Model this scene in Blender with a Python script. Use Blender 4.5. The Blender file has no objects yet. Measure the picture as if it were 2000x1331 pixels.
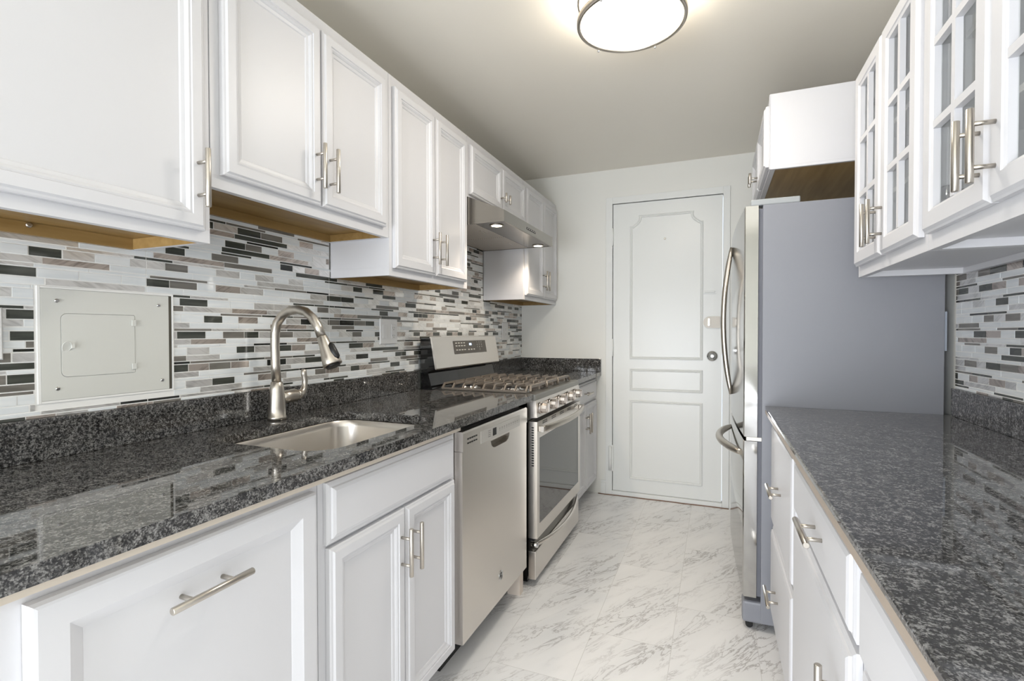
import bpy, bmesh, math, random
from mathutils import Vector, Matrix
C = bpy.context.scene.collection
random.seed(7)

# ------------------------------------------------------------------ camera
CAM_F, CAM_YAW, CAM_PITCH, CAM_ROLL = 979.2, 0.3866, -0.0151, -0.0009
cam_d = bpy.data.cameras.new('camera'); cam = bpy.data.objects.new('camera', cam_d); C.objects.link(cam)
cam_d.sensor_width = 36.0; cam_d.lens = CAM_F/2000*36.0; cam_d.clip_start = 0.02
cam.matrix_world = (Matrix.Translation((1.4443, 0, 1.2053)) @ Matrix.Rotation(CAM_YAW, 4, 'Z')
                    @ Matrix.Rotation(math.pi/2 + CAM_PITCH, 4, 'X') @ Matrix.Rotation(CAM_ROLL, 4, 'Z'))
bpy.context.scene.camera = cam
# ------------------------------------------------------------------ world, daylight, exposure
vs = bpy.context.scene.view_settings
vs.view_transform = 'Standard'; vs.look = 'None'; vs.gamma = 1.0; vs.exposure = 0.86; vs.use_curve_mapping = False
W = bpy.data.worlds.new('world'); bpy.context.scene.world = W; W.use_nodes = True
W.node_tree.nodes['Background'].inputs[0].default_value = (0.75, 0.85, 1.0, 1)
W.node_tree.nodes['Background'].inputs[1].default_value = 1.0
def area(name, loc, rot, sx, sy, power, col):
    l = bpy.data.lights.new(name, 'AREA'); l.shape = 'RECTANGLE'; l.size = sx; l.size_y = sy
    l.energy = power; l.color = col
    o = bpy.data.objects.new(name, l); C.objects.link(o); o.location = loc; o.rotation_euler = rot
    return o
YB = -2.3
area('unseen_window_daylight', (0.70, YB+0.30, 0.82), (math.pi/2+0.12, 0, -0.18), 1.2, 1.4, 46, (0.92, 0.95, 1.0))  # daylight from an unseen back window, shifted and tilted to balance the room light
CEIL_LAMP = 22.0
HOOD_LAMP = 1.0

# ------------------------------------------------------------------ materials
def lin(c):
    return tuple(((v/255)/12.92 if v/255 <= 0.04045 else ((v/255+0.055)/1.055)**2.4) for v in c) + (1,)
def mat(name, col=None, rough=0.5, metal=0.0, spec=0.5, coat=0.0):
    m = bpy.data.materials.new(name); m.use_nodes = True
    b = m.node_tree.nodes['Principled BSDF']
    if col: b.inputs['Base Color'].default_value = lin(col)
    b.inputs['Roughness'].default_value = rough; b.inputs['Metallic'].default_value = metal
    b.inputs['Specular IOR Level'].default_value = spec
    b.inputs['Coat Weight'].default_value = coat
    return m
class N:
    def __init__(s, m): s.t = m.node_tree; s.b = s.t.nodes['Principled BSDF']
    def n(s, typ, **kw):
        x = s.t.nodes.new(typ)
        for k, v in kw.items():
            if k.startswith('i_'):
                k = k[2:]
                x.inputs[int(k) if k.isdigit() else k.replace('_', ' ')].default_value = v
            else: setattr(x, k, v)
        return x
    def l(s, a, b): s.t.links.new(a, b)
    def ramp(s, fac, stops, interp='LINEAR'):
        r = s.n('ShaderNodeValToRGB'); r.color_ramp.interpolation = interp
        e = r.color_ramp.elements
        while len(e) < len(stops): e.new(0.5)
        for q, (p, c) in zip(e, stops): q.position = p; q.color = c
        s.l(fac, r.inputs[0]); return r
    def bump(s, h, strength=0.1, dist=0.001):
        b = s.n('ShaderNodeBump'); b.inputs['Strength'].default_value = strength; b.inputs['Distance'].default_value = dist
        s.l(h, b.inputs['Height']); s.l(b.outputs[0], s.b.inputs['Normal'])
def coords(k, scale=(1, 1, 1), rot=(0, 0, 0)):
    tc = k.n('ShaderNodeTexCoord'); mp = k.n('ShaderNodeMapping')
    mp.inputs['Scale'].default_value = scale; mp.inputs['Rotation'].default_value = rot
    k.l(tc.outputs['Object'], mp.inputs['Vector']); return mp.outputs[0]
def painted(name, col, rough=0.32, bump=0.05, scale=120, spec=0.5):
    m = mat(name, col, rough, 0, spec); k = N(m)
    n = k.n('ShaderNodeTexNoise', i_Scale=scale, i_Detail=3.0); k.l(coords(k), n.inputs['Vector']); k.bump(n.outputs[0], bump, 0.001)
    return m
def brushed(name, col, rough=0.28, scale=(3, 3, 300), b=0.05, var=0.05):
    m = mat(name, col, rough, 1.0); k = N(m)
    n = k.n('ShaderNodeTexNoise', i_Scale=1.0, i_Detail=4.0); k.l(coords(k, scale), n.inputs['Vector'])
    if b: k.bump(n.outputs[0], b, 0.0002)
    r = k.ramp(n.outputs[0], [(0.3, (rough-var,)*3+(1,)), (0.7, (rough+var,)*3+(1,))])
    k.l(r.outputs[0], k.b.inputs['Roughness'])
    return m
def emis(name, col, strength):
    m = mat(name, (255, 255, 255), 0.4); b = m.node_tree.nodes['Principled BSDF']
    b.inputs['Emission Color'].default_value = lin(col); b.inputs['Emission Strength'].default_value = strength
    return m
WHITE = painted('cabinet_white', (217, 217, 220), 0.40, 0.03)
WALLP = painted('wall_paint', (238, 238, 233), 0.42, 0.12, 40)
CEILP = painted('ceiling_paint', (242, 237, 226), 0.4, 0.10, 30)
DOORP = painted('door_paint', (238, 240, 238), 0.3, 0.06, 60)
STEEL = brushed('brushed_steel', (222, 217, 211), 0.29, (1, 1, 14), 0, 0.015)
STEELV = brushed('brushed_steel_upright', (180, 179, 177), 0.10, (1, 14, 1), 0, 0.01)
NICKEL = brushed('brushed_nickel', (194, 188, 179), 0.31, (160, 160, 4), 0, 0.015)
CHROME = mat('polished_chrome', (215, 215, 215), 0.12, 1.0)
BLACKG = mat('black_enamel', (14, 14, 15), 0.08)
BLACK = mat('black_plastic', (16, 16, 17), 0.45)
DARKGLASS = mat('oven_glass', (44, 45, 45), 0.03, 0.0, 0.9)
GREYSIDE = painted('grey_fridge_side', (137, 139, 146), 0.38, 0.2, 420)
PLATE = mat('white_plastic', (240, 240, 240), 0.3)
PANELP = painted('panel_paint', (222, 223, 218), 0.4, 0.02)
GASKET = mat('grey_gasket', (104, 106, 114), 0.6)
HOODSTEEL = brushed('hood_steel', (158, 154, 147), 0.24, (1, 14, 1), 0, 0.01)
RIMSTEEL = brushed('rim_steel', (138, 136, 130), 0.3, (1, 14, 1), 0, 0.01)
IRON = painted('cast_iron_grate', (128, 119, 109), 0.36, 0.2, 300)
CAULK = mat('brown_caulk', (128, 96, 78), 0.8)
LAMPGLASS = emis('lamp_diffuser', (255, 248, 238), CEIL_LAMP); LAMPSIDE = emis('lamp_diffuser_side', (255, 244, 226), CEIL_LAMP*0.34)
HOODGLASS = emis('hood_lamp_lens', (255, 236, 205), 14.0)
DISPLAY = emis('lit_display', (150, 195, 255), 2.2)
LEGEND = mat('printed_legend', (205, 205, 200), 0.5)
DARKLEG = mat('dark_legend', (92, 92, 90), 0.5)
SILVERP = mat('silver_plastic', (196, 193, 188), 0.35, 0.4)
KNOBM = mat('knob_metal', (212, 206, 202), 0.14, 1.0)

WOOD = mat('brown_wood', (176, 132, 62), 0.38); k = N(WOOD)
n = k.n('ShaderNodeTexNoise', i_Scale=1.0, i_Detail=5.0); k.l(coords(k, (40, 3, 40)), n.inputs['Vector'])
r = k.ramp(n.outputs[0], [(0.3, lin((142, 112, 64))), (0.7, lin((168, 138, 88)))]); k.l(r.outputs[0], k.b.inputs['Base Color'])

def granite(name, tint, lo=0.010):
    m = mat(name, (40, 40, 40), 0.035, 0, 0.75); k = N(m); v = coords(k)
    a = k.n('ShaderNodeTexNoise', i_Scale=125.0, i_Detail=6.0, i_Roughness=0.72); k.l(v, a.inputs['Vector'])
    s = k.n('ShaderNodeTexNoise', i_Scale=30.0, i_Detail=3.0); k.l(v, s.inputs['Vector'])
    vo = k.n('ShaderNodeTexVoronoi', i_Scale=430.0); k.l(v, vo.inputs['Vector'])
    bw = k.n('ShaderNodeSeparateColor'); k.l(vo.outputs['Color'], bw.inputs[0])
    am = k.n('ShaderNodeMath', operation='MULTIPLY_ADD'); k.l(bw.outputs[0], am.inputs[0]); am.inputs[1].default_value = 0.22
    sb = k.n('ShaderNodeMath', operation='SUBTRACT'); k.l(a.outputs[0], sb.inputs[0]); sb.inputs[1].default_value = 0.11; k.l(sb.outputs[0], am.inputs[2]); a = am
    mx = k.n('ShaderNodeMath', operation='MULTIPLY_ADD'); k.l(s.outputs[0], mx.inputs[0]); mx.inputs[1].default_value = 0.22
    k.l(a.outputs[0], mx.inputs[2])
    t = tint
    r = k.ramp(mx.outputs[0], [(0.49, (lo, lo, lo*1.08, 1)), (0.58, (0.035*t[0], 0.035*t[1], 0.035*t[2], 1)),
                               (0.66, (0.12*t[0], 0.12*t[1], 0.12*t[2], 1)), (0.78, (0.26*t[0], 0.26*t[1], 0.26*t[2], 1))])
    k.l(r.outputs[0], k.b.inputs['Base Color'])
    return m
GRAN = granite('dark_granite', (1.0, 0.98, 0.95))
GRANR = granite('grey_granite', (1.10, 1.10, 1.12), 0.045)

def marble():
    m = mat('marble_vinyl', (232, 232, 232), 0.22, 0, 0.5); k = N(m)
    tc = k.n('ShaderNodeTexCoord'); sp = k.n('ShaderNodeSeparateXYZ'); k.l(tc.outputs['Object'], sp.inputs[0])
    cb = k.n('ShaderNodeCombineXYZ')
    ax = k.n('ShaderNodeMath', operation='SUBTRACT'); k.l(sp.outputs[0], ax.inputs[0]); ax.inputs[1].default_value = 0.987-0.305*8
    ay = k.n('ShaderNodeMath', operation='ADD'); k.l(sp.outputs[1], ay.inputs[0]); ay.inputs[1].default_value = 0.64*20-2.30
    k.l(ay.outputs[0], cb.inputs[0]); k.l(ax.outputs[0], cb.inputs[1])
    br = k.n('ShaderNodeTexBrick', i_Scale=1.0, i_Mortar_Size=0.0008, i_Mortar_Smooth=0.2, i_Bias=0.0, i_Brick_Width=0.64, i_Row_Height=0.305)
    br.offset = 0.5; br.inputs['Color1'].default_value = (0, 0, 0, 1); br.inputs['Color2'].default_value = (1, 1, 1, 1); br.inputs['Mortar'].default_value = (0.5, 0.5, 0.5, 1)
    k.l(cb.outputs[0], br.inputs['Vector'])
    off = k.n('ShaderNodeVectorMath', operation='SCALE'); k.l(br.outputs[0], off.inputs[0]); off.inputs['Scale'].default_value = 9.0
    ad = k.n('ShaderNodeVectorMath', operation='ADD'); k.l(tc.outputs['Object'], ad.inputs[0]); k.l(off.outputs[0], ad.inputs[1])
    m0 = k.n('ShaderNodeMapping'); m0.inputs['Rotation'].default_value = (0, 0, math.radians(-58)); k.l(ad.outputs[0], m0.inputs['Vector'])
    mp = k.n('ShaderNodeMapping'); mp.inputs['Scale'].default_value = (1.0, 4.5, 1.0)
    k.l(m0.outputs[0], mp.inputs['Vector'])
    n1 = k.n('ShaderNodeTexNoise', i_Scale=4.2, i_Detail=9.0, i_Roughness=0.66, i_Distortion=0.5); k.l(mp.outputs[0], n1.inputs['Vector'])
    n2 = k.n('ShaderNodeTexNoise', i_Scale=1.7, i_Detail=3.0); k.l(mp.outputs[0], n2.inputs['Vector'])
    r1 = k.ramp(n1.outputs[0], [(0.0, (0, 0, 0, 1)), (0.470, (0, 0, 0, 1)), (0.5, (1, 1, 1, 1)), (0.525, (0, 0, 0, 1))])
    r2 = k.ramp(n2.outputs[0], [(0.40, (0, 0, 0, 1)), (0.62, (1, 1, 1, 1))])
    mu = k.n('ShaderNodeMath', operation='MULTIPLY'); k.l(r1.outputs[0], mu.inputs[0]); k.l(r2.outputs[0], mu.inputs[1])
    c0 = k.ramp(n2.outputs[0], [(0.3, lin((247, 246, 245))), (0.7, lin((234, 234, 234)))])
    mix = k.n('ShaderNodeMix', data_type='RGBA'); k.l(mu.outputs[0], mix.inputs[0]); k.l(c0.outputs[0], mix.inputs[6]); mix.inputs[7].default_value = lin((172, 168, 166))
    mix2 = k.n('ShaderNodeMix', data_type='RGBA'); k.l(br.outputs['Fac'], mix2.inputs[0]); k.l(mix.outputs[2], mix2.inputs[6]); mix2.inputs[7].default_value = lin((205, 203, 200))
    k.l(mix2.outputs[2], k.b.inputs['Base Color'])
    return m
MARBLE = marble()

def glassmat(name, tint=(252, 253, 252)):
    m = bpy.data.materials.new(name); m.use_nodes = True; t = m.node_tree
    t.nodes.remove(t.nodes['Principled BSDF']); out = t.nodes['Material Output']
    tr = t.nodes.new('ShaderNodeBsdfTransparent'); tr.inputs[0].default_value = lin(tint)
    gl = t.nodes.new('ShaderNodeBsdfGlossy'); gl.inputs['Roughness'].default_value = 0.02
    lw = t.nodes.new('ShaderNodeLayerWeight'); pw = t.nodes.new('ShaderNodeMath'); pw.operation = 'POWER'; pw.inputs[1].default_value = 4.0
    t.links.new(lw.outputs['Facing'], pw.inputs[0])
    fr = t.nodes.new('ShaderNodeMath'); fr.operation = 'MULTIPLY_ADD'; fr.inputs[1].default_value = 0.6; fr.inputs[2].default_value = 0.03
    t.links.new(pw.outputs[0], fr.inputs[0])
    mx = t.nodes.new('ShaderNodeMixShader')
    t.links.new(fr.outputs[0], mx.inputs[0]); t.links.new(tr.outputs[0], mx.inputs[1]); t.links.new(gl.outputs[0], mx.inputs[2])
    t.links.new(mx.outputs[0], out.inputs[0]); return m
GLASS = glassmat('clear_glass')

def tile_metal(name, c1, c2, rot, rough=0.3):
    m = mat(name, c1, rough, 0.75); k = N(m)
    v = coords(k, (1, 1, 1), (rot, 0, 0))
    mp = k.n('ShaderNodeMapping'); mp.inputs['Scale'].default_value = (1, 14, 160); k.l(v, mp.inputs['Vector'])
    n1 = k.n('ShaderNodeTexNoise', i_Scale=1.0, i_Detail=4.0, i_Distortion=0.6); k.l(mp.outputs[0], n1.inputs['Vector'])
    n2 = k.n('ShaderNodeTexNoise', i_Scale=16.0, i_Detail=2.0); k.l(v, n2.inputs['Vector'])
    ad = k.n('ShaderNodeMath', operation='MULTIPLY_ADD'); k.l(n2.outputs[0], ad.inputs[0]); ad.inputs[1].default_value = 0.9; 
    k.l(n1.outputs[0], ad.inputs[2])
    r = k.ramp(ad.outputs[0], [(0.75, lin(c1)), (1.15, lin(c2))]); k.l(r.outputs[0], k.b.inputs['Base Color'])
    k.bump(n1.outputs[0], 0.25, 0.0006)
    return m
def tile_glass(name, c1, c2, rough=0.06):
    m = mat(name, c1, rough, 0, 0.5); k = N(m)
    n2 = k.n('ShaderNodeTexNoise', i_Scale=1.0, i_Detail=3.0); k.l(coords(k, (5, 9, 90)), n2.inputs['Vector'])
    r = k.ramp(n2.outputs[0], [(0.35, lin(c1)), (0.68, lin(c2))]); k.l(r.outputs[0], k.b.inputs['Base Color'])
    return m
GROUT = mat('white_grout', (246, 246, 244), 0.8)
TILES = [GROUT, tile_glass('white_glass_tile', (228, 233, 236), (240, 243, 244)),
         tile_metal('pearl_metal_tile', (222, 221, 218), (248, 247, 245), 0.5),
         tile_metal('taupe_metal_tile', (160, 150, 142), (208, 198, 190), -0.6),
         tile_glass('olive_glass_tile', (62, 65, 60), (84, 86, 80)),
         tile_glass('black_glass_tile', (30, 32, 30), (44, 46, 42)),
         tile_glass('taupe_glass_tile', (112, 109, 103), (136, 132, 126))]

# ------------------------------------------------------------------ builders
def wloc(o):
    v = Vector((0, 0, 0))
    while o is not None: v = v + Vector(o.location); o = o.parent
    return v
def idm(a, b, c): return Vector((a, b, c))
XR = 2.226
def LM(d, y, z): return Vector((d, y, z))          # depth d out from the left wall
def RM(d, y, z): return Vector((XR-d, y, z))       # depth d out from the right wall
class B:
    def __init__(s): s.m = bmesh.new(); s.mi = 0
    def face(s, vs, smooth=False):
        try:
            f = s.m.faces.new(vs); f.material_index = s.mi; f.smooth = smooth; return f
        except ValueError: return None
    def box(s, a0, a1, b0, b1, c0, c1, M=idm, bev=0.0):
        P = [s.m.verts.new(M(a, b, c)) for a in (a0, a1) for b in (b0, b1) for c in (c0, c1)]
        fs = [s.face([P[i] for i in q]) for q in ((0, 1, 3, 2), (4, 6, 7, 5), (0, 4, 5, 1), (2, 3, 7, 6), (0, 2, 6, 4), (1, 5, 7, 3))]
        if bev:
            ed = list({e for f in fs for e in f.edges})
            r = bmesh.ops.bevel(s.m, geom=ed, offset=bev, segments=2, affect='EDGES', profile=0.5)
            for f in r['faces']: f.material_index = s.mi
        return s
    def loft(s, loops, cap0=True, cap1=True, smooth=False, closed=True):
        L = [[s.m.verts.new(p) for p in lp] for lp in loops]; n = len(L[0])
        for A, Bq in zip(L, L[1:]):
            for i in range(n if closed else n-1):
                s.face([A[i], A[(i+1) % n], Bq[(i+1) % n], Bq[i]], smooth)
        if cap0: s.face(L[0][::-1])
        if cap1: s.face(L[-1])
        return s
    def prism(s, poly, c0, c1, M):
        return s.loft([[M(p, q, c0) for p, q in poly], [M(p, q, c1) for p, q in poly]])
    def tube(s, pts, rad, seg=14, smooth=True, flat=1.0, ref=(0, 0, 1)):
        pts = [Vector(p) for p in pts]; loops = []
        rad = rad if isinstance(rad, (list, tuple)) else [rad]*len(pts)
        u = None
        for i, p in enumerate(pts):
            t = (pts[min(i+1, len(pts)-1)] - pts[max(i-1, 0)]).normalized()
            if u is None:
                rf = Vector(ref)
                if abs(rf.dot(t)) > 0.95: rf = Vector((1, 0, 0))
                u = (rf - t*rf.dot(t)).normalized()
            else: u = (u - t*u.dot(t)).normalized()
            v = t.cross(u)
            loops.append([p + (u*math.cos(2*math.pi*j/seg) + v*math.sin(2*math.pi*j/seg)*flat)*rad[i] for j in range(seg)])
        return s.loft(loops, smooth=smooth)
    def cyl(s, p0, p1, r, seg=20, r1=None): return s.tube([p0, p1], [r, r if r1 is None else r1], seg)
    def lathe(s, prof, c, axis='z', seg=40, smooth=True, cap=True):
        c = Vector(c); loops = []
        for r, h in prof:
            lp = []
            for j in range(seg):
                a = 2*math.pi*j/seg; x, y = r*math.cos(a), r*math.sin(a)
                lp.append(c + (Vector((x, y, h)) if axis == 'z' else Vector((h, x, y)) if axis == 'x' else Vector((x, h, y))))
            loops.append(lp)
        return s.loft(loops, cap, cap, smooth)
    def rings(s, y0, y1, z0, z1, d0, prof, M, hole=False):
        """a rectangular front: rings of (inset, height) from the back edge inwards"""
        L = []
        for i, h in prof:
            L.append([M(d0+h, y0+i, z0+i), M(d0+h, y1-i, z0+i), M(d0+h, y1-i, z1-i), M(d0+h, y0+i, z1-i)])
        if hole:
            i = prof[-1][0]; L.append([M(d0, y0+i, z0+i), M(d0, y1-i, z0+i), M(d0, y1-i, z1-i), M(d0, y0+i, z1-i)])
            L.append(L[0]); return s.loft(L, False, False)
        return s.loft(L)
    def holed(s, outer, hole, c0, c1, M):
        for c in (c0, c1):
            eds = []
            for poly in (outer, hole):
                vv = [s.m.verts.new(M(p, q, c)) for p, q in poly]
                for i in range(len(vv)): eds.append(s.m.edges.new((vv[i], vv[(i+1) % len(vv)])))
            r = bmesh.ops.triangle_fill(s.m, edges=eds, use_beauty=True, use_dissolve=False)
            for g in r['geom']:
                if isinstance(g, bmesh.types.BMFace): g.material_index = s.mi
        for poly in (outer, hole):
            s.loft([[M(p, q, c0) for p, q in poly], [M(p, q, c1) for p, q in poly]], False, False)
        bmesh.ops.remove_doubles(s.m, verts=s.m.verts, dist=1e-6); return s
    def build(s, name, mats, parent=None, label=None, recalc=True):
        if recalc: bmesh.ops.recalc_face_normals(s.m, faces=s.m.faces)
        o_loc = wloc(parent) if parent else Vector((0, 0, 0))
        if o_loc.length: bmesh.ops.translate(s.m, verts=s.m.verts, vec=-o_loc)
        me = bpy.data.meshes.new(name); s.m.to_mesh(me); s.m.free()
        for m in (mats if isinstance(mats, list) else [mats]): me.materials.append(m)
        o = bpy.data.objects.new(name, me); C.objects.link(o)
        if parent: o.parent = parent
        if label: o['label'] = label
        return o
def thing(name, label, cat, loc, group=None):
    o = bpy.data.objects.new(name, None); C.objects.link(o); o.location = loc; o.empty_display_size = 0.05
    o['label'] = label; o['category'] = cat
    if group: o['group'] = group
    return o
def tag(o, label, cat, group=None):
    o['label'] = label; o['category'] = cat
    if group: o['group'] = group
    return o
def struct(o): o['kind'] = 'structure'; return o
def text_mesh(body, size, Mx, name, material, parent, depth=0.0004):
    cu = bpy.data.curves.new('t', 'FONT'); cu.body = body; cu.size = size; cu.align_x = 'CENTER'; cu.align_y = 'CENTER'; cu.extrude = depth
    to = bpy.data.objects.new('t', cu); C.objects.link(to)
    me = bpy.data.meshes.new_from_object(to.evaluated_get(bpy.context.evaluated_depsgraph_get()))
    bpy.data.objects.remove(to); me.transform(Mx); me.transform(Matrix.Translation(-wloc(parent)))
    me.materials.clear(); me.materials.append(material)
    o = bpy.data.objects.new(name, me); C.objects.link(o); o.parent = parent; return o
def rrect(x0, x1, y0, y1, rr, seg=6):
    """rounded rectangle; rr = radii at (x0,y0),(x1,y0),(x1,y1),(x0,y1)"""
    out = []
    for (cx, cy, a0, r) in ((x0+rr[0], y0+rr[0], 180, rr[0]), (x1-rr[1], y0+rr[1], 270, rr[1]), (x1-rr[2], y1-rr[2], 0, rr[2]), (x0+rr[3], y1-rr[3], 90, rr[3])):
        for j in range(seg+1):
            a = math.radians(a0 + 90*j/seg); out.append((cx+r*math.cos(a), cy+r*math.sin(a)))
    return out

# ------------------------------------------------------------------ the setting
YF, ZC = 3.73, 2.412
struct(B().box(-0.1, XR+0.1, YB-0.1, YF+0.1, -0.06, 0).build('floor', MARBLE))
struct(B().box(-0.1, XR+0.1, YB-0.1, YF+0.1, ZC, ZC+0.06).build('ceiling', CEILP))
wl = struct(B().box(-0.1, 0, YB-0.1, YF+0.1, 0, ZC).build('wall_left', WALLP))
wr = struct(B().box(XR, XR+0.1, YB-0.1, YF+0.1, 0, ZC).build('wall_right', WALLP))
bf = B()
# far wall around the door opening
DX0, DX1, DZ1 = 0.732, 1.486, 2.156
bf.box(0, DX0, YF, YF+0.1, 0, ZC).box(DX1, XR, YF, YF+0.1, 0, ZC).box(DX0, DX1, YF, YF+0.1, DZ1, ZC)
struct(bf.build('wall_far', WALLP))
bb = B()
bb.box(0, 0.06, YB-0.1, YB, 0, ZC).box(1.36, XR, YB-0.1, YB, 0, ZC).box(0.06, 1.36, YB-0.1, YB, 0, 0.12).box(0.06, 1.36, YB-0.1, YB, 2.02, ZC)
struct(bb.build('wall_back', WALLP))
w = B(); w.box(0.06, 0.12, YB-0.07, YB-0.03, 0.12, 2.02).box(1.30, 1.36, YB-0.07, YB-0.03, 0.12, 2.02).box(0.68, 0.74, YB-0.07, YB-0.03, 0.18, 1.96)
w.box(0.12, 1.30, YB-0.07, YB-0.03, 0.12, 0.18).box(0.12, 1.30, YB-0.07, YB-0.03, 1.96, 2.02)
wo = struct(w.build('unseen_window_1', DOORP))  # unseen window, added and placed for the daylight it brings in
B().box(0.12, 0.68, YB-0.053, YB-0.047, 0.18, 1.96).build('pane', GLASS, wo); B().box(0.74, 1.30, YB-0.053, YB-0.047, 0.18, 1.96).build('pane', GLASS, wo)
struct(B().box(0.648, 0.684, YF-0.014, YF, 0, 0.085).box(0.648, 0.684, YF-0.010, YF, 0.085, 0.103).build('baseboard_far', DOORP))
# the entrance door
dr = struct(B().box(DX0+0.003, DX1-0.003, YF+0.004, YF+0.045, 0.034, DZ1-0.003).build('door_1', DOORP))
FM = lambda d, x, z: Vector((x, YF+0.004-d, z))
def moulding(pts, name='panel_moulding'):
    """closed stepped moulding along a polyline drawn on the door face"""
    n = len(pts); prof = [(-0.009, 0), (-0.009, 0.006), (-0.003, 0.009), (0.002, 0.005), (0.006, 0.0075), (0.010, 0.003), (0.010, 0)]
    b = B(); loops = []
    for i in range(n):
        p = Vector(pts[i]); a = (p - Vector(pts[i-1])).normalized(); c = (Vector(pts[(i+1) % n]) - p).normalized()
        na, nc = Vector((-a.y, a.x)), Vector((-c.y, c.x)); mt = (na+nc).normalized(); mt = mt/max(0.35, mt.dot(na))
        loops.append([FM(h, p.x+mt.x*o, p.y+mt.y*o) for o, h in prof])
    loops.append(loops[0]); b.loft(loops, False, False); bmesh.ops.remove_doubles(b.m, verts=b.m.verts, dist=1e-6)
    b.build(name, DOORP, dr)
A0, A1 = 0.866, 1.350
arc = lambda cx, cz, r, a0, a1: [(cx+r*math.cos(math.radians(a0+(a1-a0)*j/6)), cz+r*math.sin(math.radians(a0+(a1-a0)*j/6))) for j in range(7)]
top = [(A0, 1.022), (A1, 1.022), (A1, 1.975)] + [(A1-0.012, 1.975)] + arc(A1, 2.047, 0.066, 255, 195)[1:] + [(A1-0.062, 2.05)] + [(A0+0.062, 2.05)] + arc(A0, 2.047, 0.066, -15, -75)[:-1] + [(A0+0.012, 1.975), (A0, 1.975)]
moulding(top)
moulding([(A0, 0.792), (A1, 0.792), (A1, 0.935), (A0, 0.935)]); moulding([(A0, 0.140), (A1, 0.140), (A1, 0.706), (A0, 0.706)])
cs = B()
for (x0, x1, z0, z1) in ((DX0-0.048, DX0, 0, DZ1+0.048), (DX1, DX1+0.044, 0, DZ1+0.048), (DX0, DX1, DZ1, DZ1+0.048)):
    cs.box(x0, x1, YF-0.012, YF+0.05, z0, z1, bev=0.002)
cs.build('door_casing', DOORP, dr)
B().box(DX0, DX1, YF-0.016, YF+0.05, 0, 0.032, bev=0.002).build('threshold', DOORP, dr)
for z0, z1 in ((1.85, 1.978), (1.032, 1.16)):
    B().cyl((DX0, YF-0.004, z0), (DX0, YF-0.004, z1), 0.008, 12).build('hinge', DOORP, dr)
h = B(); h.cyl((DX0-0.012, YF-0.020, 0.185), (DX0-0.012, YF-0.020, 0.365), 0.012, 16); h.box(DX0-0.04, DX0+0.01, YF-0.014, YF-0.010, 0.178, 0.372); h.build('hinge', DOORP, dr, 'thick painted spring hinge')
b = B(); b.loft([[FM(d, x, z) for x, z in rrect(1.362, 1.47, 1.238, 1.318, (0.038, 0.004, 0.004, 0.038))] for d in (0, 0.014)]); lk = b.build('rim_lock', mat('lock_beige', (206, 200, 190), 0.4, 0.1), dr)
b = B(); b.loft([[FM(d, x, z) for x, z in rrect(1.392, 1.404, 1.252, 1.304, (0.005,)*4)] for d in (0.0145, 0.030)]); b.build('thumb_turn', NICKEL, lk)
b = B(); b.lathe([(0.036, 0), (0.036, -0.006), (0.030, -0.012), (0.022, -0.014), (0.022, -0.020), (0.010, -0.022), (0.010, -0.026)], (1.420, YF+0.0035, 1.044), 'y', 32); b.build('knob_lock', CHROME, dr)
B().lathe([(0.007, 0), (0.007, -0.004), (0.004, -0.005)], (1.103, YF+0.0035, 1.877), 'y', 16).build('peephole', NICKEL, dr)
b = B(); b.box(1.36, 1.444, YF-0.004, YF+0.0035, 1.475, 1.506); b.box(1.368, 1.436, YF-0.016, YF-0.0045, 1.484, 1.494, bev=0.002); b.build('chain_track', DOORP, dr)
b = B(); pts = [(0.63+0.9*i/12, YF-0.004-0.004*math.sin(i*2.1), 0.002) for i in range(13)]
b.tube([(p[0], YF-0.020-0.003*math.sin(i*1.7), 0.002) for i, p in enumerate(pts)], 0.0035, 6); struct(b.build('trim_1', CAULK))

# mosaic of the backsplashes: one mesh per wall, grout bed plus individual raised tiles
def mosaic(name, M, y0, y1, zr, holes, seed, parent, label):
    rnd = random.Random(seed); b = B()
    z0 = min(z for _, _, z, _ in zr); z1 = max(z for _, _, _, z in zr)
    for ya, yb, za, zb_ in zr: b.mi = 0; b.box(0.0005, 0.0099, ya, yb, za, zb_, M)
    H = [('b', 0.0200), ('m', 0.0140), ('t', 0.0060)]; G = 0.0027
    z = 1.3065 - 0.0481*8 - 0.0205; i = 0
    PW = {'b': (0.055, 0.095, [(1, .30), (2, .25), (3, .14), (4, .17), (5, .04), (6, .10)]),
          'm': (0.10, 0.24, [(1, .32), (2, .40), (3, .12), (6, .10), (4, .06)]),
          't': (0.10, 0.17, [(4, .24), (5, .08), (6, .18), (1, .32), (2, .18)])}
    kinds = ['b', 't', 'm'] 
    while z < z1:
        kd = kinds[i % 3]; hgt = dict(H)[kd]; i += 1
        y = y0 - rnd.random()*0.1
        lo, hi, pr = PW[kd]; prev = None
        while y < y1:
            wd = rnd.uniform(lo, hi); c = prev
            for _ in range(3):
                c = rnd.choices([p for p, _ in pr], [q for _, q in pr])[0]
                if c != prev or c == 1: break
            prev = c
            segs = [(y, y+wd)]
            for (ha, hb, hc, hd) in holes:
                if z+hgt > hc and z < hd:
                    ns = []
                    for a, e in segs:
                        if e <= ha or a >= hb: ns.append((a, e))
                        else:
                            if a < ha-0.004: ns.append((a, ha))
                            if e > hb+0.004: ns.append((hb, e))
                    segs = ns
            for a, e in segs:
                for ya, yb, za, zb_ in zr:
                    a2, e2, c2, d2 = max(a, ya), min(e, yb), max(z, za), min(z+hgt, zb_)
                    if e2-a2 > 0.004 and d2-c2 > 0.003:
                        b.mi = c; q = 0.0107 + rnd.random()*0.0007
                        b.box(0.0092, q, a2, e2-G, c2, d2, M)
            y += wd
        z += hgt + G
    return b.build(name, TILES, parent, label)
ZB = 1.0115
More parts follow.
